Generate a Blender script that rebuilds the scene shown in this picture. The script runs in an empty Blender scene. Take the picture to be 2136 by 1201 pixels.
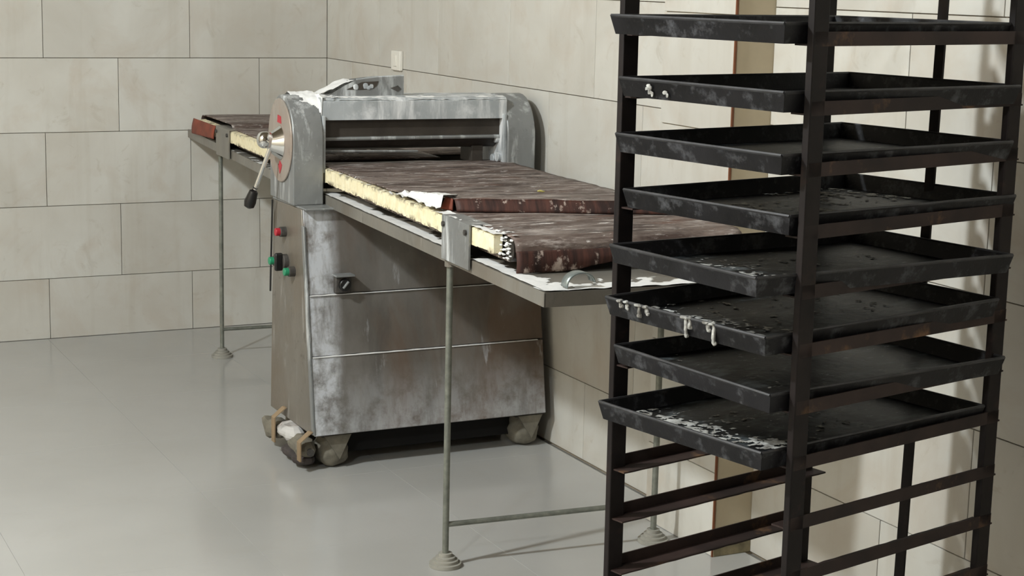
import bpy, bmesh, math, random
from mathutils import Vector, Matrix, noise
S = bpy.context.scene
COL = S.collection
random.seed(4)

# ------------------------------------------------------------------ camera
R_, U_, F_ = Vector((.8990, -.4380, .0230)), Vector((.0580, .1710, .9840)), Vector((.4340, .8830, -.1790))
yaw, pit, rol = .4571, .1801, .0229
F_ = Vector((math.sin(yaw)*math.cos(pit), math.cos(yaw)*math.cos(pit), -math.sin(pit)))
R0 = Vector((math.cos(yaw), -math.sin(yaw), 0)); U0 = R0.cross(F_)
R_ = R0*math.cos(rol) + U0*math.sin(rol); U_ = -R0*math.sin(rol) + U0*math.cos(rol)
cd = bpy.data.cameras.new('camera'); cam = bpy.data.objects.new('camera', cd); COL.objects.link(cam)
cd.sensor_fit = 'HORIZONTAL'; cd.sensor_width = 36.0; cd.lens = 3550.2/2136*36
cd.clip_start = .05; cd.clip_end = 60
m = Matrix((R_, U_, -F_)).transposed().to_4x4(); m.translation = Vector((-2.5332, -7.0118, 1.5096))
cam.matrix_world = m
S.camera = cam

# ------------------------------------------------------------------ view and light
S.view_settings.view_transform = 'Standard'; S.view_settings.look = 'None'
S.view_settings.gamma = 1.0; S.view_settings.use_curve_mapping = False
S.view_settings.exposure = 0.0
W = bpy.data.worlds.new('world'); S.world = W; W.use_nodes = True
W.node_tree.nodes['Background'].inputs[0].default_value = (.9, .93, 1, 1)
W.node_tree.nodes['Background'].inputs[1].default_value = 0.0


def lamp(name, loc, watts, size, color=(.885, .965, 1.0)):
    d = bpy.data.lights.new(name, 'POINT'); d.energy = watts; d.shadow_soft_size = size; d.color = color
    o = bpy.data.objects.new(name, d); o.location = loc; COL.objects.link(o); return o


lamp('ceiling_bulb', (-4.05, -6.40, 3.1), 150, .09)
lamp('ceiling_bulb', (-3.55, -3.68, 3.1), 450, .09)

# ------------------------------------------------------------------ node materials
def srgb(r, g, b):
    f = lambda c: (c/255/12.92) if c/255 <= .04045 else ((c/255+.055)/1.055)**2.4
    return (f(r), f(g), f(b), 1)


class Mat:
    def __init__(s, name, rough=.6, metal=0., spec=.5):
        s.m = bpy.data.materials.new(name); s.m.use_nodes = True
        s.t = s.m.node_tree; s.n = s.t.nodes; s.l = s.t.links
        s.p = s.n['Principled BSDF']
        s.p.inputs['Roughness'].default_value = rough; s.p.inputs['Metallic'].default_value = metal
        s.p.inputs['Specular IOR Level'].default_value = spec

    def coord(s, kind='Object', scale=(1, 1, 1), rnd=False):
        if kind == 'World':
            o = s.n.new('ShaderNodeNewGeometry').outputs['Position']
        else:
            o = s.n.new('ShaderNodeTexCoord').outputs['Object']
        if rnd:
            oi = s.n.new('ShaderNodeObjectInfo'); sc = s.n.new('ShaderNodeVectorMath'); sc.operation = 'SCALE'
            cx = s.n.new('ShaderNodeCombineXYZ')
            for i in range(3): s.l.new(oi.outputs['Random'], cx.inputs[i])
            s.l.new(cx.outputs[0], sc.inputs[0]); sc.inputs['Scale'].default_value = 37.
            ad = s.n.new('ShaderNodeVectorMath'); s.l.new(o, ad.inputs[0]); s.l.new(sc.outputs[0], ad.inputs[1]); o = ad.outputs[0]
        mp = s.n.new('ShaderNodeMapping'); s.l.new(o, mp.inputs[0]); mp.inputs['Scale'].default_value = scale
        return mp.outputs[0]

    def noise(s, vec, scale=5, detail=4, rough=.55, lo=.4, hi=.6, dist=0.):
        n = s.n.new('ShaderNodeTexNoise'); s.l.new(vec, n.inputs['Vector'])
        n.inputs['Scale'].default_value = scale; n.inputs['Detail'].default_value = detail
        n.inputs['Roughness'].default_value = rough; n.inputs['Distortion'].default_value = dist
        r = s.n.new('ShaderNodeMapRange'); r.inputs[1].default_value = lo; r.inputs[2].default_value = hi
        s.l.new(n.outputs['Fac'], r.inputs[0]); return r.outputs[0]

    def rnd(s, lo=0., hi=1.):
        o = s.n.new('ShaderNodeObjectInfo'); r = s.n.new('ShaderNodeMapRange')
        r.inputs[3].default_value = lo; r.inputs[4].default_value = hi
        s.l.new(o.outputs['Random'], r.inputs[0]); return r.outputs[0]

    def math(s, op, a, b):
        n = s.n.new('ShaderNodeMath'); n.operation = op; n.use_clamp = True
        for i, v in enumerate((a, b)):
            if isinstance(v, (int, float)): n.inputs[i].default_value = v
            else: s.l.new(v, n.inputs[i])
        return n.outputs[0]

    def mix(s, fac, a, b):
        n = s.n.new('ShaderNodeMix'); n.data_type = 'RGBA'
        for sock, v in ((n.inputs[0], fac), (n.inputs[6], a), (n.inputs[7], b)):
            if isinstance(v, (int, float)): sock.default_value = v
            elif isinstance(v, tuple): sock.default_value = v
            else: s.l.new(v, sock)
        return n.outputs[2]

    def ramp(s, vec_axis_value, lo, hi):
        r = s.n.new('ShaderNodeMapRange'); r.inputs[1].default_value = lo; r.inputs[2].default_value = hi
        s.l.new(vec_axis_value, r.inputs[0]); return r.outputs[0]

    def axis(s, vec, i):
        x = s.n.new('ShaderNodeSeparateXYZ'); s.l.new(vec, x.inputs[0]); return x.outputs[i]

    def color(s, c):
        if isinstance(c, tuple): s.p.inputs['Base Color'].default_value = c
        else: s.l.new(c, s.p.inputs['Base Color'])
        return s

    def rough(s, c):
        s.l.new(c, s.p.inputs['Roughness']); return s

    def bump(s, h, strength=.3, dist=.01):
        b = s.n.new('ShaderNodeBump'); b.inputs['Strength'].default_value = strength; b.inputs['Distance'].default_value = dist
        s.l.new(h, b.inputs['Height']); s.l.new(b.outputs[0], s.p.inputs['Normal']); return s


def plain(name, c, rough=.6, metal=0., var=.15, scale=12, spec=.5):
    k = Mat(name, rough, metal, spec); v = k.coord()
    d = tuple(x*(1-var*2) for x in c[:3]) + (1,)
    k.color(k.mix(k.noise(v, scale, 4, .6, .3, .7), d, c)); return k.m


# wall tile: pale marbled beige ceramic
k = Mat('wall_tile_ceramic', .38); v = k.coord('World'); vr = k.coord('World', (1, 1, 1), True)
c = k.mix(k.noise(vr, 2.2, 5, .55, .32, .68, .6), srgb(196, 191, 181), srgb(216, 214, 207))
c = k.mix(k.math('MULTIPLY', k.noise(vr, 3.4, 6, .62, .50, .70, 1.0), .50), c, srgb(190, 176, 160))
c = k.mix(k.math('MULTIPLY', k.noise(vr, 8, 6, .65, .60, .76, 1.8), .45), c, srgb(164, 152, 134))
c = k.mix(k.rnd(0, .34), c, srgb(180, 177, 170))
c = k.mix(k.math('MULTIPLY', k.noise(k.coord('World', (11, 11, .9)), 1.0, 4, .6, .54, .74), .20), c, srgb(156, 142, 120))
k.color(c); M_TILE = k.m
M_GROUT = plain('tile_grout', srgb(150, 138, 120), .9)
M_PLASTER = plain('painted_plaster', srgb(122, 108, 90), .8, 0, .03)
M_LEFT = plain('cream_plaster', srgb(226, 212, 190), .8, 0, .03)
# floor tile: polished porcelain
k = Mat('floor_tile_porcelain', .22); v = k.coord('World')
c = k.mix(k.noise(v, 1.3, 4, .5, .3, .7), srgb(172, 171, 167), srgb(184, 183, 180))
c = k.mix(k.math('MULTIPLY', k.noise(v, 7, 6, .6, .55, .8, .5), .18), c, srgb(166, 161, 149))
c = k.mix(k.rnd(0, .06), c, srgb(170, 165, 155))
k.color(c); k.rough(k.ramp(k.noise(v, 3, 4, .5, .3, .7), -1.6, 3.0)); M_FLOOR = k.m
for n in k.n:
    if n.type == 'MAP_RANGE' and n.inputs[1].default_value < -1: n.inputs[3].default_value = .03; n.inputs[4].default_value = .24
M_FGROUT = plain('floor_grout', srgb(150, 147, 140), .5)
M_BEIGE = plain('beige_painted_edge', srgb(190, 176, 150), .8, 0, .05)
M_RUST = plain('rusty_edge_strip', srgb(122, 72, 42), .7)
M_DIRT = plain('grimy_plinth', srgb(150, 138, 108), .9, 0, .3, 25)

# floury galvanised sheet steel
def steel(name, base, brown, flour, brown_amt=.6, flour_lo=.56, metal=.45, rough=.42):
    k = Mat(name, rough, metal); v = k.coord(); vs = k.coord('Object', (9, 9, 1.3))
    c = k.mix(k.noise(k.coord('Object', (3, 3, 1.5)), 2, 5, .6, .3, .7), tuple(x*.72 for x in base[:3])+(1,), base)
    c = k.mix(k.math('MULTIPLY', k.noise(k.coord('Object', (2.2, 2.2, 1.0)), 1.6, 5, .6, .44, .66, .7), brown_amt), c, brown)
    fl = k.math('MAXIMUM', k.noise(vs, 2.5, 6, .65, flour_lo, flour_lo+.16), k.math('MULTIPLY', k.noise(v, 9, 6, .7, flour_lo+.04, flour_lo+.2), .8))
    c = k.mix(k.math('MULTIPLY', fl, .8), c, flour)
    c = k.mix(k.math('MULTIPLY', k.noise(k.coord('Object', (7, 7, 5)), 1.6, 6, .7, .60, .72, .6), brown_amt), c, tuple(x*.32 for x in base[:3])+(1,))
    k.color(c); k.rough(k.ramp(fl, -.9, 1.2)); k.bump(k.noise(v, 60, 3, .6, .2, .8), .08, .004)
    return k.m
k = Mat('stained_steel_panel', .45, .35); v = k.coord(); xx = k.axis(v, 0); zz_ = k.axis(v, 2)
c = k.mix(k.noise(k.coord('Object', (3, 3, 1.5)), 2, 5, .6, .3, .7), srgb(98, 93, 87), srgb(132, 128, 123))
c = k.mix(k.math('MULTIPLY', k.noise(k.coord('Object', (2.6, 2.2, 1.0)), 1.5, 5, .6, .42, .62, .7), .75), c, srgb(108, 88, 72))
c = k.mix(k.math('MULTIPLY', k.noise(k.coord('Object', (7, 7, 2.2)), 1.2, 4, .6, .56, .72, .5), .5), c, srgb(76, 72, 69))
edge = k.math('MAXIMUM', k.math('MULTIPLY', k.ramp(xx, -.285, -.33), .85), k.math('MULTIPLY', k.ramp(zz_, .32, .12), .50))
nz = k.noise(k.coord('Object', (12, 12, 2.0)), 2.2, 6, .68, .22, .56)
nb = k.noise(v, 16, 6, .7, .28, .55)
fl = k.math('MAXIMUM', k.math('MULTIPLY', edge, k.math('MULTIPLY', nz, nb)), k.math('MULTIPLY', k.noise(k.coord('Object', (9, 9, 1.3)), 2.5, 6, .65, .62, .78), .7))
c = k.mix(k.math('MULTIPLY', fl, 1.25), c, srgb(206, 208, 212))
k.color(c); k.rough(k.ramp(fl, -1.0, 1.0)); k.bump(k.noise(v, 60, 3, .6, .2, .8), .08, .004); M_PANEL = k.m
M_SIDE = steel('side_panel_steel', srgb(140, 134, 125), srgb(122, 108, 92), srgb(196, 194, 190), .7, .60)
M_HOUS = steel('floury_housing_steel', srgb(146, 148, 148), srgb(108, 106, 102), srgb(226, 228, 228), .6, .53, .3)
M_HOOD = steel('floury_hood_steel', srgb(186, 191, 194), srgb(150, 152, 154), srgb(240, 240, 240), .5, .48, .2)
M_DISC = steel('worn_disc_paint', srgb(172, 166, 158), srgb(158, 128, 108), srgb(205, 200, 194), .8, .60, .2)
M_TRAY = steel('wing_tray_steel', srgb(140, 136, 128), srgb(112, 98, 82), srgb(205, 202, 196), .5, .62, .3)
M_ROD = plain('galvanised_rod', srgb(136, 138, 128), .5, .35, .2, 40)
M_FOOT = plain('grey_rubber_foot', srgb(165, 162, 152), .8, 0, .15)
M_CHROME = plain('chrome', srgb(225, 226, 226), .08, 1., .02)
M_BLACK = plain('black_plastic', srgb(24, 23, 23), .35)
M_DARKROLL = plain('dark_roller', srgb(58, 52, 47), .38, .4, .25, 18)
M_GUARD = plain('dark_guard_plate', srgb(72, 65, 58), .55, .2, .25, 10)
M_FLOUR = plain('white_flour', srgb(238, 237, 235), .95, 0, .06, 60)
M_RED = plain('red_plastic', srgb(190, 34, 52), .4)
M_GREEN = plain('green_plastic', srgb(38, 142, 100), .4)
M_KNOB = plain('dusty_black_knob', srgb(78, 74, 70), .6, 0, .3, 60)
M_STRAP = plain('brown_strap', srgb(150, 128, 100), .75)
k = Mat('striped_wrap_cloth', .9); v = k.coord('Object', (1, 1, 1))
c = k.mix(k.noise(k.coord('Object', (3, 16, 10)), 1.3, 3, .5, .46, .54), srgb(150, 146, 143), srgb(196, 193, 190))
k.color(k.mix(k.noise(v, 20, 4, .6, .55, .75), c, srgb(116, 100, 88))); M_WRAP = k.m
M_WRAPD = plain('dark_wrap_cloth', srgb(78, 70, 68), .9, 0, .3, 30)
M_CLOTH = plain('floury_caster_cloth', srgb(132, 126, 112), .9, 0, .25, 22)

# cream foam board edge
k = Mat('cream_board_edge', .85); v = k.coord()
c = k.mix(k.noise(v, 30, 5, .65, .35, .65), srgb(226, 213, 174), srgb(240, 231, 200))
zz_ = k.axis(v, 2); rim = k.math('MAXIMUM', k.ramp(zz_, .906, .919), k.ramp(zz_, .889, .876))
c = k.mix(k.math('MULTIPLY', rim, k.noise(v, 24, 6, .75, .50, .60)), c, srgb(88, 76, 58))
c = k.mix(k.noise(v, 26, 6, .75, .68, .74), c, srgb(120, 106, 80)); k.color(c); M_CREAM = k.m

# belt cloth: dark brown, floury smears that run across it
k = Mat('brown_belt_cloth', .62, 0, .35); v = k.coord()
c = k.mix(k.noise(k.coord('Object', (2.2, 3, 3)), 1.6, 4, .6, .32, .68), srgb(62, 47, 42), srgb(98, 82, 75))
c = k.mix(k.math('MULTIPLY', k.noise(k.coord('Object', (3, 4, 4)), 2.2, 4, .6, .58, .74), .55), c, srgb(112, 66, 48))
c = k.mix(k.math('MULTIPLY', k.noise(k.coord('Object', (2.6, 9, 9)), 1.7, 6, .72, .44, .66), .85), c, srgb(140, 128, 121))
c = k.mix(k.math('MULTIPLY', k.noise(k.coord('Object', (5, 24, 20)), 1.3, 6, .74, .52, .62), .75), c, srgb(182, 172, 166))
c = k.mix(k.noise(k.coord('Object', (9, 38, 20)), 1.4, 5, .7, .60, .65), c, srgb(218, 212, 208))
c = k.mix(k.math('MULTIPLY', k.noise(k.coord('Object', (5, 30, 20), False), 1.15, 5, .7, .56, .64), .85), c, srgb(46, 36, 33))
k.color(c); k.bump(k.noise(k.coord('Object', (4, 22, 4)), 3, 4, .6, .2, .8), .35, .01); M_BELT = k.m
k = Mat('red_brown_belt_drape', .6, 0, .35); v = k.coord()
c = k.mix(k.noise(k.coord('Object', (34, 8, 3)), 1.5, 5, .65, .40, .62), srgb(42, 27, 24), srgb(82, 51, 43))
c = k.mix(k.math('MULTIPLY', k.noise(v, 7, 4, .6, .64, .78), .7), c, srgb(160, 84, 52))
c = k.mix(k.math('MULTIPLY', k.noise(k.coord('Object', (22, 22, 14)), 1.4, 5, .7, .57, .66), .7), c, srgb(214, 196, 184))
k.color(c); M_DRAPE = k.m
M_FLAP = plain('orange_belt_flap', srgb(142, 68, 46), .7, 0, .25, 14)

# rack steel and baked-on trays
k = Mat('rusted_rack_steel', .6, 0, .22); v = k.coord()
c = k.mix(k.noise(v, 6, 5, .6, .35, .65), srgb(20, 16, 16), srgb(36, 30, 29))
c = k.mix(k.math('MULTIPLY', k.noise(v, 14, 5, .65, .58, .75), .4), c, srgb(76, 56, 48)); k.color(c); M_RACK = k.m
k = Mat('rail_brown_steel', .6, 0, .3); v = k.coord()
c = k.mix(k.noise(v, 7, 5, .6, .35, .65), srgb(34, 25, 24), srgb(58, 44, 40))
c = k.mix(k.math('MULTIPLY', k.noise(v, 10, 5, .65, .60, .75), .7), c, srgb(132, 98, 68)); k.color(c); M_RAIL = k.m
k = Mat('blackened_tray_steel', .5, 0, .28); v = k.coord('Object', (1, 1, 1), True)
c = k.mix(k.noise(v, 6, 5, .6, .35, .65), srgb(8, 7, 9), srgb(27, 26, 29))
c = k.mix(k.math('MULTIPLY', k.noise(k.coord('Object', (9, 9, 9), True), 2.6, 6, .7, .52, .70), .48), c, srgb(108, 109, 113))
k.color(c); k.bump(k.noise(v, 30, 4, .6, .2, .8), .2, .004); M_PAN = k.m
k = Mat('tray_bottom_steel', .45, 0, .3); v = k.coord('Object', (1, 1, 1), True)
c = k.mix(k.noise(v, 5, 5, .6, .35, .65), srgb(7, 7, 8), srgb(20, 21, 22))
c = k.mix(k.math('MULTIPLY', k.noise(k.coord('Object', (14, 5, 9), True), 1.5, 6, .72, .52, .70), .62), c, srgb(120, 128, 131))
c = k.mix(k.math('MULTIPLY', k.noise(k.coord('Object', (46, 15, 9), True), 1.4, 5, .7, .62, .70), .8), c, srgb(176, 180, 180))
k.color(c); k.bump(k.noise(v, 14, 4, .6, .2, .8), .3, .006); M_PANB = k.m
k = Mat('pale_dough_crust', .9); v = k.coord()
k.color(k.mix(k.noise(v, 40, 4, .6, .35, .65), srgb(108, 104, 98), srgb(196, 196, 192))); M_CRUST = k.m
M_RIM = plain('highlit_rim_steel', srgb(64, 63, 65), .45, .2, .35, 22)  # paler grey than the pan, painting in the highlight along the rims
M_SWITCH = plain('switch_plastic', srgb(236, 232, 222), .4, 0, .03)
M_YELLOW = plain('yellow_dough', srgb(216, 204, 120), .7)
M_STRIP = plain('grey_metal_strip', srgb(150, 158, 156), .35, .5, .1)

# ------------------------------------------------------------------ mesh helpers
def box(bm, x0, x1, y0, y1, z0, z1):
    vs = [bm.verts.new((x, y, z)) for z in (z0, z1) for y in (y0, y1) for x in (x0, x1)]
    for f in ((0, 2, 3, 1), (4, 5, 7, 6), (0, 1, 5, 4), (2, 6, 7, 3), (0, 4, 6, 2), (1, 3, 7, 5)):
        bm.faces.new([vs[i] for i in f])
    return vs


def hexa(bm, lo, hi):          # lo, hi: 4 points each, same winding (counter-clockwise from above)
    a = [bm.verts.new(p) for p in lo]; b = [bm.verts.new(p) for p in hi]
    bm.faces.new(a[::-1]); bm.faces.new(b)
    for i in range(4): bm.faces.new((a[i], a[(i+1) % 4], b[(i+1) % 4], b[i]))


def prism(bm, poly, axis, a0, a1):      # extrude a 2-D polygon along an axis
    def P(p, t):
        return {'x': (t, p[0], p[1]), 'y': (p[0], t, p[1]), 'z': (p[0], p[1], t)}[axis]
    A = [bm.verts.new(P(p, a0)) for p in poly]; B = [bm.verts.new(P(p, a1)) for p in poly]
    bm.faces.new(A); bm.faces.new(B[::-1])
    for i in range(len(poly)):
        j = (i+1) % len(poly); bm.faces.new((A[j], A[i], B[i], B[j]))
    bmesh.ops.recalc_face_normals(bm, faces=bm.faces)


def tube(bm, pts, r, seg=10, cap=True):
    pts = [Vector(p) for p in pts]; rs = r if isinstance(r, (list, tuple)) else [r]*len(pts)
    rings = []
    for i, p in enumerate(pts):
        d = (pts[min(i+1, len(pts)-1)] - pts[max(i-1, 0)]).normalized()
        a = d.cross(Vector((0, 0, 1)) if abs(d.z) < .9 else Vector((1, 0, 0))).normalized(); b = d.cross(a)
        rings.append([bm.verts.new(p + (a*math.cos(t) + b*math.sin(t))*rs[i]) for t in [2*math.pi*j/seg for j in range(seg)]])
    for i in range(len(rings)-1):
        for j in range(seg):
            bm.faces.new((rings[i][j], rings[i][(j+1) % seg], rings[i+1][(j+1) % seg], rings[i+1][j]))
    if cap: bm.faces.new(rings[0][::-1]); bm.faces.new(rings[-1])
    bmesh.ops.recalc_face_normals(bm, faces=bm.faces)


def grid(bm, nu, nv, fn):
    g = [[bm.verts.new(fn(i/nu, j/nv)) for j in range(nv+1)] for i in range(nu+1)]
    for i in range(nu):
        for j in range(nv):
            bm.faces.new((g[i][j], g[i+1][j], g[i+1][j+1], g[i][j+1]))
    return g


def patch(bm, u0, u1, v0, v1, zf, amp, bias, k=40, step=.007):
    nu, nv = max(2, int((u1-u0)/step)), max(2, int((v1-v0)/step)); g = {}
    for i in range(nu+1):
        for j in range(nv+1):
            u, v = u0+(u1-u0)*i/nu, v0+(v1-v0)*j/nv
            q = Vector((u*k, v*k, u0*9+3)); h = noise.noise(q)*.6 + noise.noise(q*2.3)*.3 + noise.noise(q*5)*.15 + bias(u, v)
            g[i, j] = (u, v, h)
    vs = {}
    def V(i, j):
        if (i, j) not in vs:
            u, v, h = g[i, j]; vs[i, j] = bm.verts.new((u, v, zf(u, v) + .0006 + amp*max(0, min(1, h))))
        return vs[i, j]
    for i in range(nu):
        for j in range(nv):
            if sum(g[a][2] > 0 for a in ((i, j), (i+1, j), (i+1, j+1), (i, j+1))) >= 3:
                bm.faces.new((V(i, j), V(i+1, j), V(i+1, j+1), V(i, j+1)))


def obj(name, bm, mat, parent=None, loc=None, rot=None, bevel=0., smooth=35, solid=0.):
    bmesh.ops.recalc_face_normals(bm, faces=bm.faces)
    me = bpy.data.meshes.new(name); bm.to_mesh(me); bm.free()
    for mm in (mat if isinstance(mat, (list, tuple)) else [mat]): me.materials.append(mm)
    if smooth:
        me.shade_smooth(); me.set_sharp_from_angle(angle=math.radians(smooth))
    o = bpy.data.objects.new(name, me); COL.objects.link(o)
    if parent: o.parent = parent
    if loc is not None: o.location = loc
    if rot is not None: o.rotation_euler = rot
    if solid:
        s = o.modifiers.new('solid', 'SOLIDIFY'); s.thickness = solid; s.offset = -1
    if bevel:
        b = o.modifiers.new('bevel', 'BEVEL'); b.width = bevel; b.segments = 2; b.limit_method = 'ANGLE'; b.angle_limit = math.radians(40)
    return o


def BM(): return bmesh.new()


def boxo(name, d, mat, parent=None, bevel=0., loc=None, rot=None):
    b = BM(); box(b, *d); return obj(name, b, mat, parent, loc, rot, bevel)


def empty(name, loc, rz=0.):
    o = bpy.data.objects.new(name, None); o.empty_display_size = .1; COL.objects.link(o)
    o.location = loc; o.rotation_euler = (0, 0, rz); return o


def tag(o, label, cat, group=None):
    o['label'] = label; o['category'] = cat
    if group: o['group'] = group
    return o


def struct(o):
    o['kind'] = 'structure'; return o


def share(src, parent=None, loc=None, name=None):
    c = src.copy(); COL.objects.link(c)
    if parent: c.parent = parent
    if loc is not None: c.location = loc
    return c

# ------------------------------------------------------------------ room shell
XL, YF, ZC = -5.2, -9.4, 3.3
T = .008
floor = struct(boxo('floor', (XL-.1, .1, YF-.1, .1, -.12, -T), M_FGROUT))
wb = struct(boxo('wall_back', (XL, T+.002, T, .12, -.1, ZC), M_GROUT))
wr = struct(boxo('wall_right', (T, .12, YF, .12, -.1, ZC), M_GROUT))
struct(boxo('wall_left', (XL-.1, XL, YF, .12, -.1, ZC), M_LEFT))
struct(boxo('wall_front', (XL-.1, .12, YF-.1, YF, -.1, ZC), M_PLASTER))
struct(boxo('ceiling', (XL-.1, .12, YF-.1, .12, ZC, ZC+.1), M_PLASTER))

tile_cache = {}
def tile(kind, w, h, mat, parent, loc, g=.0012):
    key = (kind, round(w, 3), round(h, 3))
    if key not in tile_cache:
        b = BM()
        if kind == 'b':   vs = (g, w-g, 0, T, g, h-g); front = 1
        elif kind == 'r': vs = (0, T, g, w-g, g, h-g)
        elif kind == 'p': vs = (-T, 0, g, w-g, g, h-g)
        else:             vs = (g, w-g, g, h-g, -T, 0)
        box(b, *vs)
        bmesh.ops.bevel(b, geom=b.edges[:], offset=.0003 if kind == 'f' else .0008, segments=1, affect='EDGES')
        o = obj('tile', b, mat, parent, loc, smooth=0); tile_cache[key] = o; return o
    o = tile_cache[key].copy(); COL.objects.link(o); o.parent = parent; o.location = loc; return o


Z0 = .2512
rows = [(0, Z0)] + [(Z0 + .3*i, .3) for i in range(9)]
for i, (z, h) in enumerate(rows):            # back wall courses, running bond
    x = 0.; first = True
    while x > -3.0:
        w = .304 if (first and i % 2) else .6
        if first and i % 2 == 0: w = .604
        tile('b', w, min(h, ZC-z), M_TILE, wb, (x-w, 0, z)); x -= w; first = False
for i, (z, h) in enumerate(rows):            # right wall courses: corner to pier, then pier to front
    y = 0.; first = True
    while y > -2.99:
        w = .3 if (first and i % 2) else .6
        w = min(w, y+3.0)
        tile('r', w, min(h, ZC-z), M_TILE, wr, (0, y-w, z)); y -= w; first = False
    y = -3.35; first = True
    while y > -6.5:
        w = (.24 if i % 2 else .54) if first else .6
        tile('r', w, min(h, ZC-z), M_TILE, wr, (0, y-w, z)); y -= w; first = False
# shallow pier on the right wall
pier = struct(boxo('wall_pier', (-.12+T, T, -3.35, -3.0, -.1, ZC), M_BEIGE))
zz = [0, .23] + [.23+.3*i for i in range(1, 11)]
for a, b_ in zip(zz[:-1], zz[1:]):
    if a < ZC: tile('p', .35, min(b_, ZC)-a, M_TILE, pier, (-.12+T, -3.35, a))
struct(boxo('trim_1', (-.1215, -.116, -3.3545, -3.3495, 0, ZC), M_RUST))
struct(boxo('trim_2', (-.118, 0, -3.356, -3.35, 0, .045), M_DIRT, None, .002))
# floor tiles
ft = BM()
for ix in range(-3, 4):
    for iy in range(-12, 2):
        x0 = max(-1.816+.6*ix, XL); y0 = max(-1.085+.6*iy, YF)
        w = min(.6, 0-x0); h = min(.6, 0-y0)
        if w > .02 and h > .02: tile('f', w, h, M_FLOOR, floor, (x0, y0, 0), .0003)

# ------------------------------------------------------------------ dough sheeter
CX, CY, CT = -.4446, -1.9994, -.0104
HX, HY, HT = -.4468, -1.9589, .0457
BX, BY, BT = -.4232, -1.8766, .0633
root = empty('dough_sheeter', (CX, CY, 0), -CT)
tag(root, 'floury steel dough sheeter with brown belts and casters, standing by the tiled corner', 'dough machine')


def rel(x, y, t):         # pose of a local frame seen from the cabinet frame
    dx, dy = x-CX, y-CY; c, s = math.cos(CT), math.sin(CT)
    return (c*dx - s*dy, s*dx + c*dy, 0), (0, 0, -(t-CT))
LH, RH_ = rel(HX, HY, HT); LB_, RB_ = rel(BX, BY, BT)
H = dict(loc=LH, rot=RH_); B = dict(loc=LB_, rot=RB_)

# cabinet: tapered body with three proud front panels and a side panel
WC, zb, zt = .400, .115, .802
def fr(z): return -.2236 + (z-zb)/(zt-zb)*(.2236-.1213)
def rr(z): return .1861 + (z-zb)/(zt-zb)*(.1516-.1861)
def taper(bm, x0, x1, z0, z1, f0, f1):
    hexa(bm, [(x0, f0(z0), z0), (x1, f0(z0), z0), (x1, f1(z0), z0), (x0, f1(z0), z0)],
             [(x0, f0(z1), z1), (x1, f0(z1), z1), (x1, f1(z1), z1), (x0, f1(z1), z1)])
b = BM(); taper(b, -WC+.006, WC-.006, zb+.004, zt-.004, lambda z: fr(z)+.006, lambda z: rr(z)-.004)
cab = obj('cabinet_body', b, M_GUARD, root)
for z0, z1, e in ((zb, .353, 0), (.357, .540, .002), (.544, zt, .004)):
    b = BM(); taper(b, -WC, WC, z0, z1, lambda z: fr(z)-.002+e, lambda z: fr(z)+.006)
    obj('front_panel', b, M_PANEL, root, None, None, .003)
for zs, kx in ((.355, 1.0), (.542, .35)):
    b = BM(); n = 60; L0, L1 = -WC+.006, WC-.02
    pr = None
    for i in range(n+1):                    # ragged line of flour caught in the panel joint
        t = i/n; x = L0 + (L1-L0)*t; hgt = .0022*(1 if t < .22 else (kx if kx < 1 else 1-.45*t)) * (1+.7*noise.noise(Vector((x*30, zs*9, 0))))
        q = [b.verts.new((x, fr(zs)-.0055, zs-.0016)), b.verts.new((x, fr(zs)-.0055, zs-.0012+hgt)), b.verts.new((x, fr(zs)+.003, zs-.0012+hgt)), b.verts.new((x, fr(zs)+.003, zs-.0016))]
        if pr:
            for j in range(4): b.faces.new((pr[j], pr[(j+1) % 4], q[(j+1) % 4], q[j]))
        pr = q
    o = obj('flour_line', b, M_FLOUR, root, smooth=0); o['kind'] = 'stuff'
b = BM(); taper(b, -WC-.002, -WC+.006, zb, zt, lambda z: fr(z)+.012, lambda z: rr(z))
obj('side_panel', b, M_SIDE, root, None, None, .003)
b = BM(); taper(b, WC-.006, WC, zb, zt, lambda z: fr(z)+.008, lambda z: rr(z))
obj('side_panel', b, M_SIDE, root, None, None, .003)
b = BM(); taper(b, -WC-.004, -WC+.004, zb+.004, zt-.05, lambda z: fr(z)-.004, lambda z: fr(z)+.016)
obj('corner_strip', b, M_HOUS, root, None, None, .002)
boxo('top_plate', (-WC-.002, WC, -.15, .16, zt, zt+.006), M_HOUS, root, .002)

def rod_x(name, x0, x1, y, z, r, mat, parent=root, seg=16, bev=.002):
    b = BM(); tube(b, [(x0, y, z), (x1, y, z)], r, seg); return obj(name, b, mat, parent, None, None, bev)
for y, z, mat, lab in ((.035, .713, M_RED, 'red push button'), (.097, .612, M_GREEN, 'green push button, rear one'), (-.046, .600, M_GREEN, 'green push button, front one')):
    base = rod_x('push_button', -WC-.022, -WC, y, z, .016, M_KNOB); base['label'] = lab
    rod_x('button_cap', -WC-.036, -WC-.020, y, z, .0125, mat, base)
kb = rod_x('selector_knob', -WC-.018, -WC, .024, .620, .024, M_KNOB)
b = BM(); box(b, -WC-.042, -WC-.016, .016, .032, .592, .648); obj('knob_grip', b, M_BLACK, kb, None, None, .005)
# power socket on the front face
fz = fr(.575)
so = boxo('power_socket', (-.315, -.262, fz-.022, fz, .547, .602), M_KNOB, root, .004)
boxo('socket_hood', (-.319, -.258, fz-.040, fz, .600, .606), M_HOUS, so, .001)
b = BM(); tube(b, [(-.287, fz-.036, .574), (-.287, fz-.015, .574)], .019, 18); obj('socket_ring', b, M_BLACK, so, None, None, .003)
b = BM(); tube(b, [(-.296, fz-.039, .565), (-.279, fz-.039, .585)], .004, 8); obj('socket_lever', b, M_HOUS, so)
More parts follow.
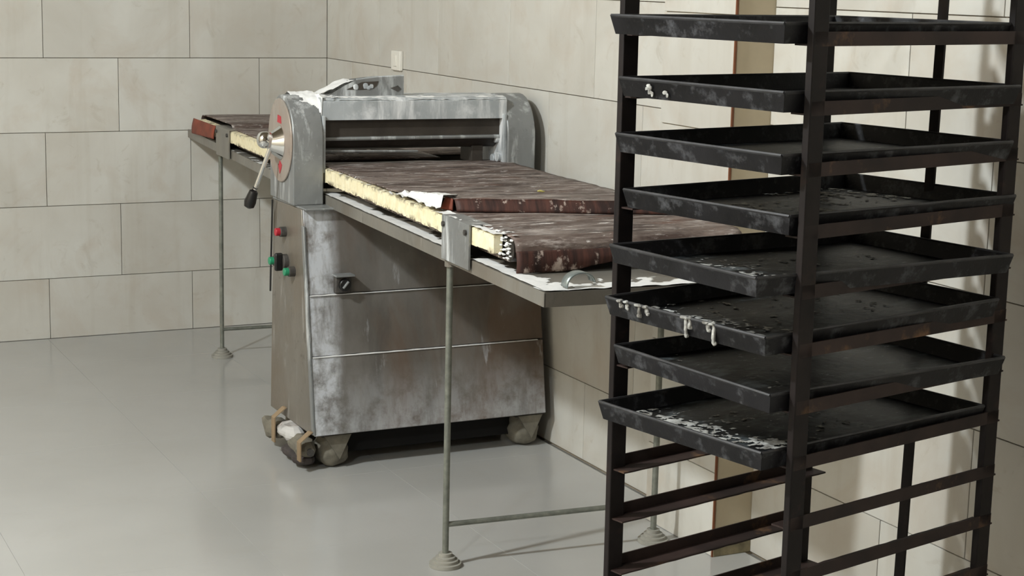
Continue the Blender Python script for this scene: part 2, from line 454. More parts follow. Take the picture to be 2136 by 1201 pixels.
# loose cable down the rear edge of the side panel
b = BM(); tube(b, [(-WC-.006, .150, .80), (-WC-.006, .157, .70), (-WC-.006, .166, .60), (-WC-.005, .176, .50)], .003, 6)
obj('cable', b, M_BLACK, root)

M_UNDERSHADE = plain('undercabinet_shade', srgb(16, 14, 13), .95)  # near-black colour standing in for the deep shade below the cabinet
boxo('shade_box', (-.27, .36, -.150, .17, .034, .118), M_UNDERSHADE, root, .004)  # dark box added under the cabinet to deepen the shade there
# casters wrapped in floury cloth
def lump(bm, c, r, nz=10, seg=18, amp=.012, sc=30, top=1.):
    rings = []
    for i in range(nz+1):
        t = -math.pi/2 + math.pi*i/nz
        ring = []
        for j in range(seg):
            a = 2*math.pi*j/seg; q = Vector((math.copysign(abs(math.cos(a))**.75, math.cos(a)), math.copysign(abs(math.sin(a))**.75, math.sin(a)), 0))*max(math.cos(t), .02)**.6
            p = Vector((q.x*r[0], q.y*r[1], math.sin(t)*r[2]))
            if p.z > 0: p.x *= top; p.y *= top
            n = noise.noise((p+Vector(c))*sc)*amp
            p *= 1 + n/max(p.length, .01)
            ring.append(bm.verts.new(p + Vector(c)))
        rings.append(ring)
    for i in range(nz):
        for j in range(seg):
            bm.faces.new((rings[i][j], rings[i][(j+1) % seg], rings[i+1][(j+1) % seg], rings[i+1][j]))
    bm.faces.new(rings[0][::-1]); bm.faces.new(rings[-1])
for x, y in ((-.318, -.150), (.350, -.152), (-.318, .130), (.350, .130)):
    b = BM(); box(b, x-.045, x+.045, y-.04, y+.04, .100, .118); box(b, x-.032, x-.026, y-.02, y+.02, .045, .102); box(b, x+.026, x+.032, y-.02, y+.02, .045, .102)
    cs = obj('caster', b, M_KNOB, root)
    b = BM(); tube(b, [(x-.02, y, .05), (x+.02, y, .05)], .046, 20); obj('wheel', b, M_BLACK, cs, None, None, .004)
    b = BM(); lump(b, (x, y, .056), (.052, .054, .056), 12, 22, .010, 34, .9)
    tri = [(x-.043, .108), (x+.046, .108), (x+.008, .030)]
    A = [b.verts.new((p[0], y-.057, p[1])) for p in tri]; A2 = [b.verts.new((p[0], y-.050, p[1])) for p in tri]
    b.faces.new(A); b.faces.new(A2[::-1])
    for i in range(3): b.faces.new((A[i], A2[i], A2[(i+1) % 3], A[(i+1) % 3]))
    for vv in b.verts: vv.co.z = max(vv.co.z, .0005)
    obj('cloth_wrap', b, M_CLOTH, cs, None, None, 0, 50)
# foot pedal bar hung on two brown straps, wrapped in striped cloth
b = BM(); tube(b, [(-.408, -.215, .062), (-.408, .155, .080)], .012, 10)
pd = obj('foot_pedal', b, M_KNOB, root)
for y0, z1 in ((.030, .15), (-.212, .13)):
    b = BM(); pr_ = [(-.404, z1), (-.411, z1), (-.4475, z1-.030), (-.4475, .040), (-.442, .040), (-.442, z1-.028)]
    va = [b.verts.new((u, y0-.014, z)) for u, z in pr_]; vb = [b.verts.new((u, y0+.014, z)) for u, z in pr_]
    b.faces.new((va[0], va[1], va[2], va[5])); b.faces.new((va[2], va[3], va[4], va[5])); b.faces.new((vb[5], vb[2], vb[1], vb[0])); b.faces.new((vb[5], vb[4], vb[3], vb[2]))
    for i in range(6): b.faces.new((va[i], vb[i], vb[(i+1) % 6], va[(i+1) % 6]))
    obj('strap', b, M_STRAP, pd, None, None, .002)
for c, r, a in (((-.410, .095, .070), (.036, .075, .030), .009), ((-.412, -.04, .088), (.036, .075, .024), .008), ((-.408, -.125, .066), (.032, .080, .034), .010), ((-.410, -.100, .030), (.038, .10, .022), .007)):
    b = BM(); lump(b, c, r, 8, 14, a*1.9, 24); obj('cloth_wrap', b, M_WRAP if c[2] > .08 else M_CLOTH if c[2] > .05 else M_WRAPD, pd, None, None, 0, 12)

# --- head: two rounded side housings, hood, rollers, lever
WH, WI, DH, zh, zc, RH = .4046, .3073, .1308, .8075, 1.0008, .1383
def dome(x0, x1, mat, name, inset=0.):
    poly = [(-DH+inset, zh+inset), (DH-inset, zh+inset)]
    for i in range(17):
        t = math.pi*i/16; poly.append(((DH-inset)*math.cos(t), zc+(RH-inset)*math.sin(t)))
    b = BM(); prism(b, poly, 'x', x0, x1); return obj(name, b, mat, root, bevel=.004, **H)
dome(-WH, -WI, M_HOUS, 'side_housing')
dome(WI, WH, M_HOUS, 'side_housing')
b = BM(); box(b, WI-.010, WI, -DH+.012, .10, .905, 1.08)
for yy, z_ in ((-.07, 1.0), (-.09, .94), (-.05, .93)): tube(b, [(WI-.022, yy, z_), (WI-.008, yy, z_)], .016, 12)
obj('inner_plate', b, M_HOOD, root, bevel=.002, **H)
b = BM(); box(b, -WI, -WI+.010, -DH+.012, .10, .905, 1.08); obj('inner_plate', b, M_HOOD, root, bevel=.002, **H)
b = BM(); tube(b, [(-WH-.006, 0, .997), (-WH, 0, .997)], .1300, 48); disc = obj('dial_disc', b, M_DISC, root, bevel=.002, **H)
for poly in ([(-.018, 1.072), (.016, 1.075), (.020, 1.052), (-.022, 1.050)], [(-.03, .922), (-.005, .934), (.004, .918), (.012, .922), (-.006, .893), (-.018, .905)]):
    b = BM(); prism(b, poly, 'x', -WH-.0075, -WH-.0055); obj('red_mark', b, M_RED, disc)
b = BM(); tube(b, [(-WH-.045, -.01, .990), (-WH-.005, -.01, .990)], [.026, .055], 28)
hub = obj('lever_hub', b, M_CHROME, root, bevel=.004, **H)
b = BM(); lump(b, (-WH-.055, -.015, 1.000), (.026, .026, .026), 12, 20, 0, 1); obj('hub_cap', b, M_CHROME, hub, smooth=80)
b = BM(); tube(b, [(-WH-.040, -.020, .975), (-WH-.085, .002, .842)], [.0075, .006], 10); lv = obj('lever', b, M_CHROME, root, **H)
b = BM(); tube(b, [(-WH-.083, .000, .850), (-WH-.088, .003, .838), (-WH-.098, .009, .805), (-WH-.101, .011, .790), (-WH-.102, .012, .785)], [.009, .014, .019, .016, .006], 14); obj('lever_knob', b, M_BLACK, lv)
# hood with rounded right end
zhb, zht = 1.066, 1.1345
b = BM(); poly = [(-.106, zhb), (-.106, zht-.012), (-.098, zht-.003), (-.088, zht), (.088, zht), (.106, zht-.02), (.106, zhb), (.100, zhb), (.100, zht-.022), (.086, zht-.006), (-.086, zht-.006), (-.100, zht-.016), (-.100, zhb)]
prism(b, poly, 'x', -WI, WI+.004); obj('hood', b, M_HOOD, root, **H)
b = BM()                                    # flour heaped along the hood's edges and the left housing
patch(b, -WI, WI, -.106, -.03, lambda u, v: zht - (.010 if v < -.098 else .003 if v < -.09 else 0), .006, lambda u, v: .25 - 9*(v+.106) + .35*noise.noise(Vector((u*9, 0, 0))), 30)
patch(b, -WI-.075, -WI+.09, -.112, .06, lambda u, v: (zc+RH*math.sqrt(max(0, 1-(v/DH)**2)) if u < -WI else zht), .014, lambda u, v: .55 - abs(u+WI)*8 - max(0, -v-.06)*8, 22, .0035)
o = obj('flour', b, M_FLOUR, root, **H); o['kind'] = 'stuff'
b = BM(); box(b, -WI, WI, -.082, -.070, 1.006, zhb+.03); obj('roller_guard', b, M_GUARD, root, **H)
b = BM(); tube(b, [(-WI, -.084, 1.006), (WI-.012, -.084, 1.006)], .006, 8); obj('guard_bar', b, M_HOUS, root, **H)
b = BM(); tube(b, [(-WI, -.030, 1.010), (WI-.012, -.030, 1.010)], .042, 32); obj('roller', b, M_DARKROLL, root, **H)
b = BM(); tube(b, [(-WI, -.030, .885), (WI-.012, -.030, .885)], .040, 32); obj('roller', b, M_DARKROLL, root, **H)
b = BM(); tube(b, [(-WI, -.075, .968), (.02, -.075, .962)], .004, 6); obj('scraper_wire', b, M_HOUS, root, **H)
b = BM(); box(b, .215, .255, -.05, .05, .92, .98); obj('roller_block', b, M_GUARD, root, bevel=.003, **H)
# flour hopper / raised cover on the hood: front sheet with a slot, back sheet, left slope heaped with flour
hp = [(-.262, zht-.002), (-.205, 1.166), (-.165, 1.184), (-.10, 1.192), (-.010, 1.196), (-.010, zht-.002)]
slot = [(-.200, 1.154), (-.150, 1.177), (-.095, 1.180), (-.100, 1.166), (-.112, 1.157), (-.150, 1.153)]
b = BM(); prism(b, hp, 'y', -.022, -.016); hop = obj('hopper', b, M_HOUS, root, **H)
b = BM(); prism(b, [(x+.004, z-.003) for x, z in hp], 'y', .066, .072); obj('hopper_back', b, M_HOUS, hop)
b = BM()
for (x0, z0), (x1, z1) in zip(hp[2:4], hp[3:5]):
    hexa(b, [(x0, -.022, z0), (x1, -.022, z1), (x1, -.008, z1), (x0, -.008, z0)], [(x0, -.022, z0+.003), (x1, -.022, z1+.003), (x1, -.008, z1+.003), (x0, -.008, z0+.003)])
obj('hopper_rim', b, M_HOOD, hop)
b = BM(); prism(b, slot, 'y', -.0235, -.0215); obj('hopper_slot', b, M_GUARD, hop)
b = BM(); prism(b, [(-.055, 1.158), (-.030, 1.166), (-.018, 1.155), (-.030, 1.146)], 'y', -.0235, -.0215); obj('hopper_slot', b, M_KNOB, hop)
b = BM()
for x, z, r in ((-.170, 1.162, .009), (-.138, 1.164, .009), (-.118, 1.165, .007), (-.128, 1.160, .006)): lump(b, (x, -.023, z), (r, .003, r), 6, 10, .004, 90)
o = obj('flour_lump', b, M_HOOD, hop); o['kind'] = 'stuff'
b = BM()
patch(b, -.32, -.17, -.014, .066, lambda u, v: zht + max(0, min(1, (u+.285)/.10))*.043, .010, lambda u, v: .62 - abs(u+.25)*4, 24)
o = obj('flour', b, M_FLOUR, hop); o['kind'] = 'stuff'

# --- wings: drip trays, boards, belts, brackets, legs
WT, WY = .3146, .316
def wing(s):
    e = 1.915 if s < 0 else 1.845
    zt0, zt1 = .836, (.836 if s < 0 else .856)
    b = BM()
    def Z(w): return zt0 + (zt1-zt0)*(w-.14)/(e-.14)
    def P(u, w, dz): return (u, s*w, Z(w)+dz)
    def slab(u0, u1, w0, w1, d0, d1):
        hexa(b, [P(u0, w0, d0), P(u1, w0, d0), P(u1, w1, d0), P(u0, w1, d0)], [P(u0, w0, d1), P(u1, w0, d1), P(u1, w1, d1), P(u0, w1, d1)])
    slab(-WT, WT, .14, e, -.003, 0)
    slab(-WT, -WT+.003, .14, e, -.033, -.003); slab(WT-.003, WT, .14, e, -.033, -.003); slab(-WT, WT, e-.003, e, -.033, -.003)
    tr = obj('wing_tray', b, M_TRAY, root, **B)
    b = BM()                                 # flour lying along the tray's open edge and front lip
    v0, v1 = sorted((s*.15, s*(e-.002)))
    if s < 0:
        patch(b, -WT+.001, -WT+.10, v0, v1, lambda u, v: Z(-v), .004, lambda u, v: 1.0 - (u+WT)*15 - (.75 if -1.47 < v < -1.28 else 0) + .5*noise.noise(Vector((v*4, 3, 1))), 26, .008)
        patch(b, -WT+.001, WT-.001, v0, v0+.15, lambda u, v: Z(-v), .004, lambda u, v: .75 - (v-v0)*9, 22, .008)
    else:
        patch(b, -WT+.001, -WT+.05, v0, v1, lambda u, v: Z(v), .003, lambda u, v: -.05 - (u+WT)*6, 26, .008)
    o = obj('flour', b, M_FLOUR, tr); o['kind'] = 'stuff'
    # board with a ragged cream edge
    L = 1.615 if s < 0 else 1.60
    b = BM(); box(b, -WY+.008, WY-.008, min(s*.10, s*(L-.004)), max(s*.10, s*(L-.004)), .8775, .916)
    bd = obj('belt_board', b, M_GUARD, root, **B)
    for side in (-1, 1):
        b = BM(); n = 150
        rings = []
        for i in range(n+1):
            w = .10 + (L-.10)*i/n
            j1, j2, j3 = (noise.noise(Vector((w*55, side*7+s*3, q)))*.0045 for q in (1.3, 5.1, 9.7))
            x = side*WY if side < 0 else .300
            rings.append([b.verts.new((x+side*j3*.4, s*w, .8755+j1)), b.verts.new((x+side*j3*.5, s*w, .917+j2)), b.verts.new((x-side*.022, s*w, .9195)), b.verts.new((x-side*.022, s*w, .876))])
        for i in range(n):
            for j in range(4): b.faces.new((rings[i][j], rings[i][(j+1) % 4], rings[i+1][(j+1) % 4], rings[i+1][j]))
        b.faces.new(rings[0]); b.faces.new(rings[-1][::-1])
        obj('board_edge', b, M_CREAM, bd, smooth=0)
    # return run of the belt under the board
    b = BM(); box(b, -.285, .285, min(s*.14, s*1.64), max(s*.14, s*1.64), .858, .864); obj('belt_return', b, M_BELT, root, **B)
    b = BM(); tube(b, [(-.292, s*1.655, .889), (.292, s*1.655, .889)], .027, 20); obj('end_roller', b, M_DARKROLL, root, **B)
    # brackets bolted across the board edge and tray
    for side in (-1, 1):
        x0, x1 = sorted((side*(WY+.003), side*(WY+.009)))
        wa, wb_ = (1.285, 1.475) if s < 0 else (1.055, 1.27)
        b = BM(); box(b, x0, x1, min(s*wa, s*wb_), max(s*wa, s*wb_), .812, .921)
        xa, xb = sorted((side*(WY-.045), side*(WY+.009))); box(b, xa, xb, min(s*wa, s*wb_), max(s*wa, s*wb_), .9195, .9235)
        br = obj('bracket', b, M_HOUS if s < 0 else M_TRAY, root, bevel=.001, **B)
        for ww in (wa+.018, wb_-.018):
            b = BM(); tube(b, [(side*(WY+.008), s*ww, .902), (side*(WY+.015), s*ww, .902)], .007, 8); obj('bolt', b, M_KNOB, br)
    # floor legs with stacked rubber feet and a cross bar
    for side in (-1, 1):
        x = side*(WT-.012); y = s*1.29
        b = BM(); tube(b, [(x, y, .02), (x, y, Z(1.29)-.002)], .0085, 12); lg = obj('support_leg', b, M_ROD, root, **B)
        b = BM(); r = [.042, .042, .034, .034, .026, .026, .018, .018]; h = [0.0005, .010, .011, .018, .019, .026, .027, .036]
        tube(b, [(x, y, q) for q in h], r, 24); obj('leg_foot', b, M_FOOT, lg, smooth=30)
        b = BM(); tube(b, [(x, y, Z(1.29)-.045), (x, y, Z(1.29)-.003)], .014, 12); obj('leg_socket', b, M_TRAY, lg)
    b = BM(); tube(b, [(-WT+.012, s*1.29, .112), (WT-.012, s*1.29, .112)], .007, 10); obj('cross_bar', b, M_ROD, root, **B)
    return tr
wing(-1); wing(1)

def rip(u, w): return noise.noise(Vector((u*5, w*26, 1)))*.0022 + noise.noise(Vector((u*11, w*7, 4)))*.0018
# front belt: upper run that ends in a raised lip, skewed across the wing
prof = [(.10, .924), (.35, .924), (.6, .925), (.85, .928), (1.0, .936), (1.1, .946), (1.18, .953), (1.235, .956)]
def interp(tab, w):
    for (a, za), (c, zc_) in zip(tab[:-1], tab[1:]):
        if w <= c: return za + (zc_-za)*(w-a)/(c-a)
    return tab[-1][1]
def skew(u): return .33*(u+.27)
def belt_up(i, j):
    u0 = -.300; w = .10 + 1.135*j
    ul = -.303 + (.030 if w > .8 else 0)*(w-.8)/.43
    u = ul + (.312-ul)*i
    ww = w + skew(u)*(j**2)
    return (u, -ww, interp(prof, w) + rip(u, ww))
b = BM(); grid(b, 40, 90, belt_up); obj('belt', b, M_BELT, root, solid=.004, smooth=60, **B)
def lip(i, j):
    u = -.273 + (.312+.273)*i; w0 = 1.235 + skew(u)
    t = j
    return (u, -(w0 + .012*math.sin(t*math.pi*.5) + .006*t), .955 - .031*t + rip(u, w0)*(1-t) )
b = BM(); grid(b, 40, 5, lip); obj('belt_lip', b, M_DRAPE, root, solid=.004, smooth=60, **B)
b = BM()
grid(b, 4, 6, lambda i, j: (-.277 - .014*math.sin(i*math.pi/2)*j, -(1.232 - .05*i + skew(-.273)), .954 - .030*j)); obj('belt_curl', b, M_FLAP, root, solid=.003, **B)
# front belt: lower run, rolls over the end and hangs down
LW = [(1.10, .922), (1.62, .922), (1.652, .9205), (1.672, .913), (1.683, .902), (1.686, .888)]
def belt_low(i, j):
    u = -.288 + .600*i; n = j*(len(LW)-1); k_ = min(int(n), len(LW)-2); f = n-k_
    w = LW[k_][0] + (LW[k_+1][0]-LW[k_][0])*f; z = LW[k_][1] + (LW[k_+1][1]-LW[k_][1])*f
    return (u, -w, z + (rip(u, w) if w < 1.6 else 0))
b = BM(); grid(b, 36, 40, belt_low); obj('belt', b, M_BELT, root, solid=.004, smooth=60, **B)
def hang(u):                                # ragged lower hem
    t = (u+.288)/.572
    return .838 + .0 if t > .62 else .8385 + .022*max(0, (t-.15))/.47*1.0
def drape(i, j):
    u = -.288 + .600*i; t = i
    hem = .8392 if t < .2 else .8392 + .030*min(1, (t-.2)/.35)
    hem += noise.noise(Vector((u*18, 2, 0)))*.004*(t > .2)
    return (u, -1.687 - .006*math.sin(j*math.pi) - .012*j*noise.noise(Vector((u*7, 0, 3))) - .004*j, .890 + (hem-.890)*j)
b = BM(); grid(b, 40, 12, drape); obj('belt_drape', b, M_DRAPE, root, solid=.004, smooth=60, **B)
# rear belt with a low step, rolled over the far end, flap hanging at the left
RP = [(.10, .924), (1.08, .924), (1.115, .926), (1.14, .938), (1.17, .940), (1.60, .936), (1.65, .932), (1.672, .922), (1.684, .905), (1.687, .870), (1.70, .858)]
def belt_rear(i, j):
    u = -.294 + .604*i; n = j*(len(RP)-1); k_ = min(int(n), len(RP)-2); f = n-k_
    w = RP[k_][0] + (RP[k_+1][0]-RP[k_][0])*f; z = RP[k_][1] + (RP[k_+1][1]-RP[k_][1])*f
    return (u, w, z + rip(u, w)*.6)
b = BM(); grid(b, 30, 80, belt_rear); obj('belt', b, M_BELT, root, solid=.004, smooth=60, **B)
def flap(i, j):
    w = 1.29 + .40*i
    return (-.323 - .006*math.sin(j*2.4) - .004*j, w, .920 - .004*i - (.052 + .010*i)*j)
b = BM(); grid(b, 14, 8, flap); obj('belt_flap', b, M_FLAP, root, solid=.004, smooth=60, **B)['label'] = 'orange-red flap of the rear belt'
# hump in the belt behind the rollers
b = BM(); grid(b, 24, 10, lambda i, j: (-.29+.42*i, -.02+.22*j, .926 + .034*math.sin(j*math.pi)*(1-i**3)))
obj('belt_hump', b, M_BELT, root, solid=.004, smooth=60, **B)
# flour heaped on the belt's left border and at the end roller
b = BM()
patch(b, -.319, -.255, -1.225, -.80, lambda u, v: max(.9200, interp(prof, -v)-.004 if u > -.300 else .92), .012, lambda u, v: .9 - max(0, v+1.0)*5 - max(0, u+.318+.0 - .055*max(0, (-v-.80)/.42))*30, 30, .006)
patch(b, -.319, -.285, -1.62, -1.22, lambda u, v: .9200 if u < -.289 else .9225, .004, lambda u, v: .5 - (u+.318)*16, 40, .005)
patch(b, -.318, -.286, -.80, -.14, lambda u, v: .9200 if u < -.304 else .9255, .003, lambda u, v: -.15 - (u+.318)*10, 40, .005)
patch(b, -.292, -.20, -1.66, -1.30, lambda u, v: .9225, .003, lambda u, v: -.1 - (u+.29)*5, 50, .006)
for i in range(40):
    lump(b, (random.uniform(-.302, -.287), -random.uniform(1.615, 1.672), random.uniform(.866, .915)), (.003, random.uniform(.003, .009), random.uniform(.0008, .003)), 4, 8, .003, 120)
o = obj('flour', b, M_FLOUR, root, **B); o['kind'] = 'stuff'

def bw(u, v, z):          # belt frame -> world
    c, s = math.cos(BT), math.sin(BT); return Vector((BX + c*u + s*v, BY - s*u + c*v, z))

# ------------------------------------------------------------------ small loose things
b = BM(); lump(b, (0, 0, .003), (.009, .005, .003), 6, 10, .006, 120); lump(b, (.010, .004, .001), (.005, .003, .002), 5, 8, .004, 120)
tag(obj('dough_crumb', b, M_YELLOW, None, bw(.02, -1.108, .948), smooth=50), 'small yellow crumb lying on the front belt of the dough sheeter', 'crumb')
b = BM()
def arch(i, j):
    t = i*math.pi*.92
    return (-.034*math.cos(t)*(1.1 - .1*i), -.016 + .032*j, .003 + .034*math.sin(t)**.8 if math.sin(t) > 0 else .003)
grid(b, 16, 2, arch)
st = obj('metal_strip', b, M_STRIP, None, bw(-.218, -1.885, .8375), (0, 0, -BT), solid=.003, smooth=60)
tag(st, 'curled grey metal strip on the front edge of the sheeter tray', 'metal strip')
sw = empty('wall_switch', (0, -.815, 1.183))
tag(sw, 'white rectangular switch plate on the right wall above the sheeter', 'switch')
boxo('switch_plate', (-.014, 0, -.046, .046, -.038, .038), M_SWITCH, sw, .003)
boxo('rocker', (-.018, -.013, -.014, .014, -.022, .022), M_SWITCH, sw, .002)

# ------------------------------------------------------------------ bakery rack
RX, RY, RT = -.5972, -4.3742, 1.34
rk = empty('bakery_rack', (RX, RY, 0), -RT)
tag(rk, 'tall dark rusted bakery rack holding black trays, nearest thing at right', 'rack')
A, Bh = .2367, .30
SC, SA = .0145, .0385
leanx, leany = -.0075, -.005
c_, s_ = math.cos(RT), math.sin(RT)
lu, lv_ = leanx*c_ - leany*s_, leanx*s_ + leany*c_
def LN(u, v, z): return (u + lu*(z-.8), v + lv_*(z-.8), z)
def leanbox(bm, u0, u1, v0, v1, z0, z1):
    hexa(bm, [LN(u0, v0, z0), LN(u1, v0, z0), LN(u1, v1, z0), LN(u0, v1, z0)], [LN(u0, v0, z1), LN(u1, v0, z1), LN(u1, v1, z1), LN(u0, v1, z1)])
for su in (-1, 1):
    for sv in (-1, 1):
        b = BM(); u0, u1 = sorted((su*A, su*(A-SC))); v0, v1 = sorted((sv*Bh, sv*(Bh-SA)))
        leanbox(b, u0, u1, v0, v1, .14, 1.80); obj('post', b, M_RACK, rk, bevel=.002)
        b = BM(); u, v, _ = LN(su*(A-.02), sv*(Bh-.03), .07)
        box(b, u-.02, u+.02, v-.02, v+.02, .115, .145); box(b, u-.022, u-.017, v-.02, v+.02, .05, .12); box(b, u+.017, u+.022, v-.02, v+.02, .05, .12)
        cs = obj('caster', b, M_RACK, rk)
        b = BM(); tube(b, [(u-.014, v, .0505), (u+.014, v, .0505)], .05, 20); obj('wheel', b, M_BLACK, cs, bevel=.004)
for z0, nm in ((.14, 'base_frame'), (1.77, 'top_frame')):
    b = BM()
    for su in (-1, 1):
        u0, u1 = sorted((su*A, su*(A-.025))); leanbox(b, u0, u1, -Bh, Bh, z0, z0+.03)
    for sv in (-1, 1):
        v0, v1 = sorted((sv*Bh, sv*(Bh-.025))); leanbox(b, -A, A, v0, v1, z0, z0+.03)
    obj(nm, b, M_RACK, rk, bevel=.001)
b = BM(); hexa(b, [(.014, .296, .15), (.037, .296, .15), (.037, .302, .15), (.014, .302, .15)], [(.034, .300, 1.79), (.055, .300, 1.79), (.055, .306, 1.79), (.034, .306, 1.79)])
obj('back_bar', b, M_RACK, rk)
ZR = [1.4093, 1.2940, 1.1909, 1.0846, .9813, .8790, .7779, .6783, .5685, .4680, .3618, .258]
for zi in [1.515, 1.62] + ZR:
    for su in (-1, 1):
        b = BM(); fl = .046
        ua, ub = sorted((su*A, su*(A-.003))); leanbox(b, ua, ub, -Bh+.004, Bh, zi, zi+.024)
        ua, ub = sorted((su*A, su*(A-fl)))
        # horizontal flange with ragged inner edge
        n = 24; g0 = []
        for i in range(n+1):
            v = -Bh+.006 + (2*Bh)*i/n
            e = su*(A-fl + noise.noise(Vector((v*40, zi*9, su)))*.0025)
            p0 = LN(su*(A-.001), v, zi); p1 = LN(e, v, zi)
            g0.append([b.verts.new(p0), b.verts.new(p1), b.verts.new((p1[0], p1[1], zi+.003)), b.verts.new((p0[0], p0[1], zi+.003))])
        for i in range(n):
            for j in range(4): b.faces.new((g0[i][j], g0[i][(j+1) % 4], g0[i+1][(j+1) % 4], g0[i+1][j]))
        b.faces.new(g0[0]); b.faces.new(g0[-1][::-1])
        obj('tray_rail', b, M_RAIL, rk, smooth=0)

# trays: flared pans with a rolled rim; every tray is a thing
TL_, TW, TH = .615, .217, .0335
def pan_mesh():
    b = BM(); fl_ = .008
    lo = [(-TW+fl_, 0+fl_), (TW-fl_, 0+fl_), (TW-fl_, TL_-fl_), (-TW+fl_, TL_-fl_)]
    hi = [(-TW, 0), (TW, 0), (TW, TL_), (-TW, TL_)]
    nx = 14
    def loop(c, z, wob, off=0.):
        pts = []
        for i in range(4):
            p, q = Vector(c[i]), Vector(c[(i+1) % 4])
            for k_ in range(nx):
                r = p + (q-p)*k_/nx
                o = noise.noise(Vector((r.x*16, r.y*16, z*3)))*wob
                pts.append(b.verts.new((r.x, r.y, z + o)))
        return pts
    l0 = loop(lo, 0.0, 0); l1 = loop(hi, TH, .0022)
    tk = .0022
    inn = lambda c, d: [(x + (d if x < 0 else -d), y + (d if y < TL_/2 else -d)) for x, y in c]
    l2 = loop(inn(hi, .005), TH-.0005, .0022); l3 = loop(inn(lo, tk), .004, 0)
    N = len(l0)
    for a, c in ((l0, l1), (l1, l2), (l2, l3)):
        for i in range(N): b.faces.new((a[i], a[(i+1) % N], c[(i+1) % N], c[i]))
    b.faces.new(l0[::-1])
    b2 = BM()
    nn = 16
    def bot(i, j):
        x = (-TW+fl_+tk) + (2*TW-2*fl_-2*tk)*i; y = fl_+tk + (TL_-2*fl_-2*tk)*j
        w = .0018*noise.noise(Vector((x*9, y*9, 2)))*min(1, 8*min(i, 1-i, j, 1-j))
        return (x, y, .0042 + w)
    grid(b2, nn, nn, bot)
    return b, b2
pb, pb2 = pan_mesh()
b3 = BM()
ring = [(-TW+.002, .002, TH), (TW-.002, .002, TH), (TW-.002, TL_-.002, TH), (-TW+.002, TL_-.002, TH), (-TW+.002, .002, TH)]
for p, q in zip(ring[:-1], ring[1:]): tube(b3, [p, q], .0032, 6)
TR_ = [  # front edge at left and right, height at left and right, label
    (-.347, -.355, 1.4095, 1.4100, 'topmost black baking tray on the rack, nearly edge-on at eye level'),
    (-.321, -.347, 1.2985, 1.2990, 'black baking tray just below the topmost one, pale chips on its front side'),
    (-.325, -.345, 1.1940, 1.1940, 'third black baking tray from the top, clean with a dull empty bottom'),
    (-.300, -.317, 1.0880, 1.0900, 'fourth black baking tray from the top, pale flour along its far side'),
    (-.331, -.390, .9845, .9900, 'fifth black baking tray from the top, its right front corner pulled out'),
    (-.336, -.361, .8830, .8830, 'black baking tray with pale dough crusts dripping over its front lip'),
    (-.310, -.342, .7880, .7820, 'black baking tray between the crust-dripping one and the lowest, streaky grey bottom'),
    (-.344, -.356, .6815, .6815, 'lowest black baking tray on the rack, white flour scraped along its front'),
]
def rackw(u, v, z): return Vector((RX + c_*u + s_*v, RY - s_*u + c_*v, z))
side0 = bot0 = rim0 = None
trays = []
for i, (vl, vr, zl, zr, lab) in enumerate(TR_):
    zl = max(zl, ZR[i]+.0034); zr = max(zr, ZR[i]+.0034); ang = math.atan2(vr-vl, .43)
    t = empty('baking_tray', rackw(LN(0, 0, zl)[0], (vl+vr)/2, (zl+zr)/2))
    t.rotation_euler = (0, -math.atan2(zr-zl, .43), -RT + ang)
    tag(t, lab, 'tray', 'baking trays on the rack')
    if side0 is None:
        side0 = obj('tray_sides', pb, M_PAN, t, smooth=30); bot0 = obj('tray_bottom', pb2, M_PANB, t, smooth=60); rim0 = obj('tray_rim', b3, M_RIM, t)
    else:
        for q in (side0, bot0, rim0): share(q, t)
    trays.append(t)
trays[4].rotation_euler.x = 0
trays[5].rotation_euler.x = math.radians(1.0)
trays[5].location.z += .002

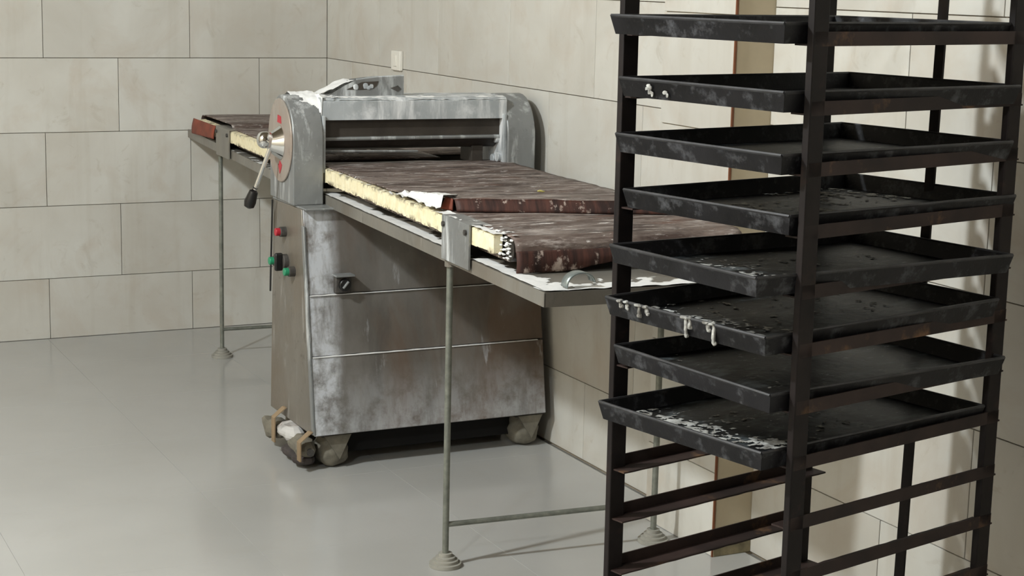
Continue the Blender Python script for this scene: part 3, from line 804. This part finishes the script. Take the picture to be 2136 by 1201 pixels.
def flakes(t, n, xr, yr, z, sx, sy, sz, name='crust', mat=M_CRUST):
    b = BM()
    for i in range(n):
        x = random.uniform(*xr); y = random.uniform(*yr)*1.0
        k_ = random.uniform(.25, .75)
        lump(b, (x, y, z), (random.uniform(*sx)*k_, random.uniform(*sy)*k_, random.uniform(*sz)*.7), 4, 7, .006, 140)
    o = obj(name, b, mat, t, smooth=20); o['kind'] = 'stuff'; return o
def crust(t, x0, x1, y0, y1, bias, k, amp=.003, step=.0035):
    b = BM(); patch(b, x0, x1, y0, y1, lambda u, v: .0050, amp, bias, k, step)
    o = obj('flour_crust', b, M_CRUST, t, smooth=0); o['kind'] = 'stuff'
st2 = lambda u, v, f, q: .35*noise.noise(Vector((u*f, v*f*2.2, q)))
crust(trays[7], -.20, .205, .070, .21, lambda u, v: .06 + st2(u, v, 14, 1)*1.3 - max(0, v-.11-.25*max(0, u))*9, 85)
crust(trays[7], -.10, .205, .14, .40, lambda u, v: -.30 + st2(u, v, 9, 2), 60)
crust(trays[3], -.12, .205, .08, .30, lambda u, v: -.18 + st2(u, v, 12, 3)*1.2, 70)
crust(trays[3], -.205, .0, .36, .58, lambda u, v: -.14 + st2(u, v, 12, 4)*1.2, 60, .005)
crust(trays[4], -.19, .10, .075, .20, lambda u, v: -.22 + st2(u, v, 12, 5)*1.2, 75)
crust(trays[4], -.10, .20, .20, .50, lambda u, v: -.34 + st2(u, v, 9, 6), 60)
crust(trays[5], -.20, .19, .075, .22, lambda u, v: -.08 + st2(u, v, 12, 7)*1.2 - max(0, v-.13)*4, 80)
crust(trays[5], -.20, .20, .20, .50, lambda u, v: -.34 + st2(u, v, 9, 8), 55)
crust(trays[6], -.20, .20, .10, .50, lambda u, v: -.52 + st2(u, v, 9, 9), 60)
# crusts running over the lip of the sixth tray
b = BM()
for x, dz in ((-.152, .012), (-.118, .020), (-.095, .012), (.012, .034), (.022, .016), (.085, .034), (.07, .012), (-.17, .010)):
    lump(b, (x, -.001, TH+.001), (.007, .006, .0025), 6, 9, .006, 130)
    lump(b, (x+.002, .0015, TH-dz*.5), (.004, .0035, dz*.58), 10, 9, .006, 130)
    lump(b, (x+.003, .002, TH-dz*.95), (.0048, .004, .004), 6, 9, .005, 150)
o = obj('dough_drip', b, M_CRUST, trays[5], smooth=25); o['kind'] = 'stuff'
b = BM()
for x, z in ((-.135, .018), (-.13, .024), (-.085, .014), (-.127, .012)):
    lump(b, (x, .0045 - z*.2, z), (.006, .0012, .0035), 6, 9, .006, 160); lump(b, (x+.006, .0045 - z*.2, z-.004), (.003, .001, .004), 6, 9, .005, 170)
o = obj('flour_crust', b, M_CRUST, trays[1], smooth=25); o['kind'] = 'stuff'
